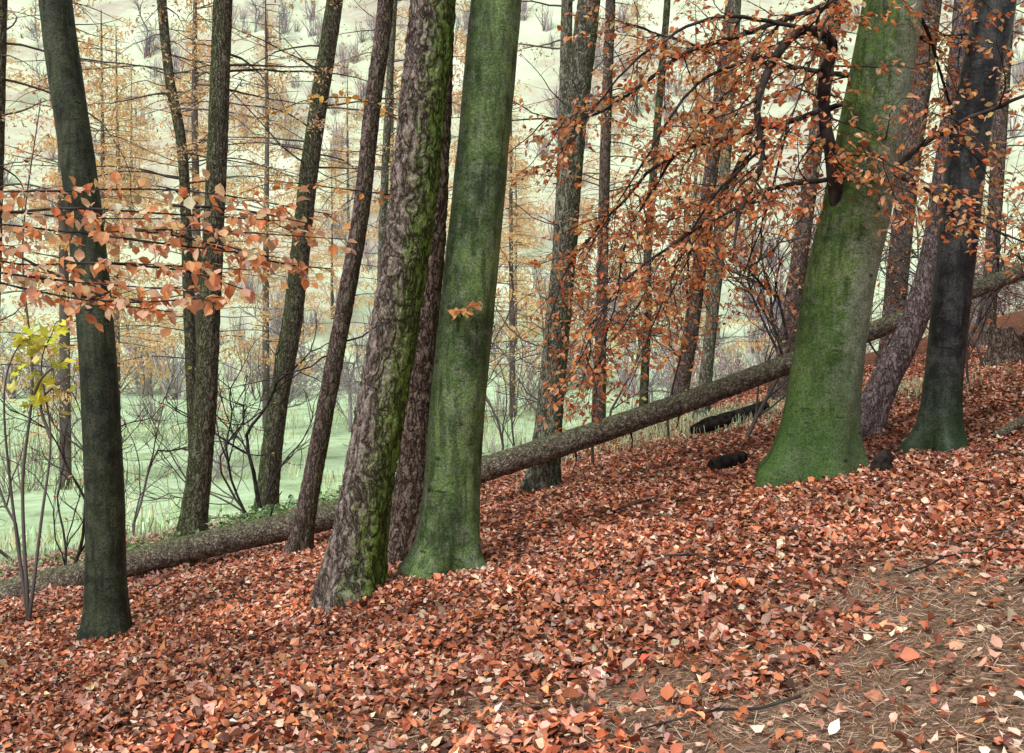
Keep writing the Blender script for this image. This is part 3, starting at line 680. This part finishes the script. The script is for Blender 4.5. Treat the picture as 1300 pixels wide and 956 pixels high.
scrub('meadow_scrub',cx,cy,30,(1.2,3.2),1.0,[(.24,.20,.19),(.34,.29,.29),(.38,.31,.27)],.45,3)

# ---------------------------------------------------------------- distant woodland (instanced; aerial haze put into its paler colours)
WD=empty('distant_woodland')
T=[]
for k_ in range(2):
    bb=Buf();lp=[]
    grow(bb,np.zeros(3),np.array([0,0,1.]),3.2,.13,4,4,lp,.13,.05,.55,.012,4)
    T.append([(bb.mesh('bare_tree_mesh'),M_twig_hazed)])
for k_ in range(2):
    bb=Buf();lp=[]
    for s_ in range(5):
        a=rng.uniform(0,6.28);grow(bb,np.array([math.cos(a)*.2,math.sin(a)*.2,0]),unit(np.array([math.cos(a)*.5,math.sin(a)*.5,1])),1.6,.05,3,4,lp,.2,.03,.6,.009,3)
    P=np.array([l[0] for l in lp]);P=P+rng.normal(0,.06,P.shape);N=len(P)
    lm=leaves('bush_leaf_mesh',P,rotm(rng.uniform(0,6.28,N),rng.normal(0,.6,N),rng.normal(0,.6,N)),rng.uniform(.09,.16,N),palette(N,[(.62,.48,.44),(.74,.44,.28),(.6,.58,.42)],[2,2,1]),'simple')
    T.append([(bb.mesh('bush_mesh'),M_twig_hazed),(lm,M_dull)])
LT_=[]
for k_ in range(2):
    bb=Buf();lp=[];h=17
    tube(bb,np.array([[0,0,-.3],[0.05,0,5],[.1,.1,11],[.1,0,h]]),[.17,.14,.09,.02],7)
    for _ in range(80):
        z=rng.uniform(3.,h-.5);a=rng.uniform(0,6.28);L=3.8*(1-(z-3)/(h-2))*rng.uniform(.6,1.1)+.4
        q,_=wander(np.array([0.05,0,z]),unit(np.array([math.cos(a),math.sin(a),.12])),L,8,.08,-.03)
        tube(bb,q,np.linspace(.022,.008,9),3)
        tb=Buf();twiglets(tb,lp,q[1:],.3,.75,.2,.006,9,-.2)
    P=np.array([l[0] for l in lp]);P=P+rng.normal(0,.08,P.shape);N=len(P)
    lm=leaves('larch_tuft_mesh',P,rotm(rng.uniform(0,6.28,N),rng.normal(-.5,.7,N),rng.normal(0,.7,N)),rng.uniform(.11,.22,N),palette(N,LARCH_HAZY,[2,1,2],.12),'simple',.1,.2,.5)
    LT_.append([(bb.mesh('larch_mesh'),M_twig_mid),(lm,M_needle)])
cnt=[0]
def inst(parts,x,y,s):
    cnt[0]+=1;a=rng.uniform(0,6.28);z=gz(x,y)-.1
    for k_,(me,mt) in enumerate(parts):
        if not me.materials: me.materials.append(mt)
        o=bpy.data.objects.new('tree_%d_%s'%(cnt[0],'wood' if k_==0 else 'foliage'),me);S.collection.objects.link(o);o.parent=WD
        o.location=(x,y,z);o.rotation_euler=(0,0,a);o.scale=(s,s,s*rng.uniform(.9,1.15))
for (x,y,s) in [(-13,28,1.),(-8.6,31,1.05),(-2.,36,1),(-16,40,1),(8,42,.9),(-11,46,1.1),(-5,44,1.1),(4,50,1),(-20,50,1.1),(20,46,1),(0,54,1.1)]:
    inst(LT_[rng.integers(2)],x+rng.normal(0,.5),y,s)
for _ in range(14):
    y=rng.uniform(85,150);x=rng.uniform(-.6,.35)*y;inst(LT_[rng.integers(2)],x,y,rng.uniform(.9,1.3))
for _ in range(20):
    y=rng.uniform(72,90);x=rng.uniform(-.6,.6)*y;inst(T[rng.integers(0,2)],x,y,rng.uniform(.7,1.1))
for _ in range(22):
    y=rng.uniform(85,180);x=rng.uniform(-.6,.6)*y;inst(T[rng.integers(0,2)],x,y,rng.uniform(.9,1.5))
for _ in range(20):
    y=rng.uniform(68,84);x=rng.uniform(-.6,.6)*y;inst(T[rng.integers(2,4)],x,y,rng.uniform(1.,1.7))
for _ in range(8):
    y=rng.uniform(30,45);x=rng.uniform(.1,.6)*y;inst(T[rng.integers(2,4)],x,y,rng.uniform(.7,1.2))
for _ in range(8):
    y=rng.uniform(30,50);x=rng.uniform(-.6,.65)*y;inst(T[rng.integers(0,2)],x,y,rng.uniform(.6,.9))

# ---------------------------------------------------------------- light
w=bpy.data.worlds.new('World');S.world=w;w.use_nodes=True;nt=w.node_tree
bg=nt.nodes['Background']
el,az=math.radians(54),math.radians(215)
sk=nd(nt,'ShaderNodeTexSky',sky_type='NISHITA');sk.sun_disc=False;sk.sun_elevation=el;sk.sun_rotation=az
sk.air_density=1.;sk.dust_density=3.;sk.ozone_density=1.
hs=nd(nt,'ShaderNodeHueSaturation',{'Saturation':.25,'Color':sk.outputs[0]})
nt.links.new(hs.outputs[0],bg.inputs[0]);bg.inputs[1].default_value=.15
sd=bpy.data.lights.new('sun','SUN');sd.energy=2.2;sd.angle=math.radians(20);sd.color=(1,.97,.94)
so=bpy.data.objects.new('sun',sd);S.collection.objects.link(so)
from mathutils import Vector
dv=Vector((math.sin(az)*math.cos(el),math.cos(az)*math.cos(el),math.sin(el)))
so.rotation_euler=dv.to_track_quat('Z','Y').to_euler()
# ---------------------------------------------------------------- camera
cd=bpy.data.cameras.new('camera');co=bpy.data.objects.new('camera',cd);S.collection.objects.link(co)
cd.lens=35;cd.sensor_width=36;cd.clip_end=2000;cd.shift_y=-.0346
co.location=(0,0,0);co.rotation_euler=(math.radians(90),0,0)
S.camera=co
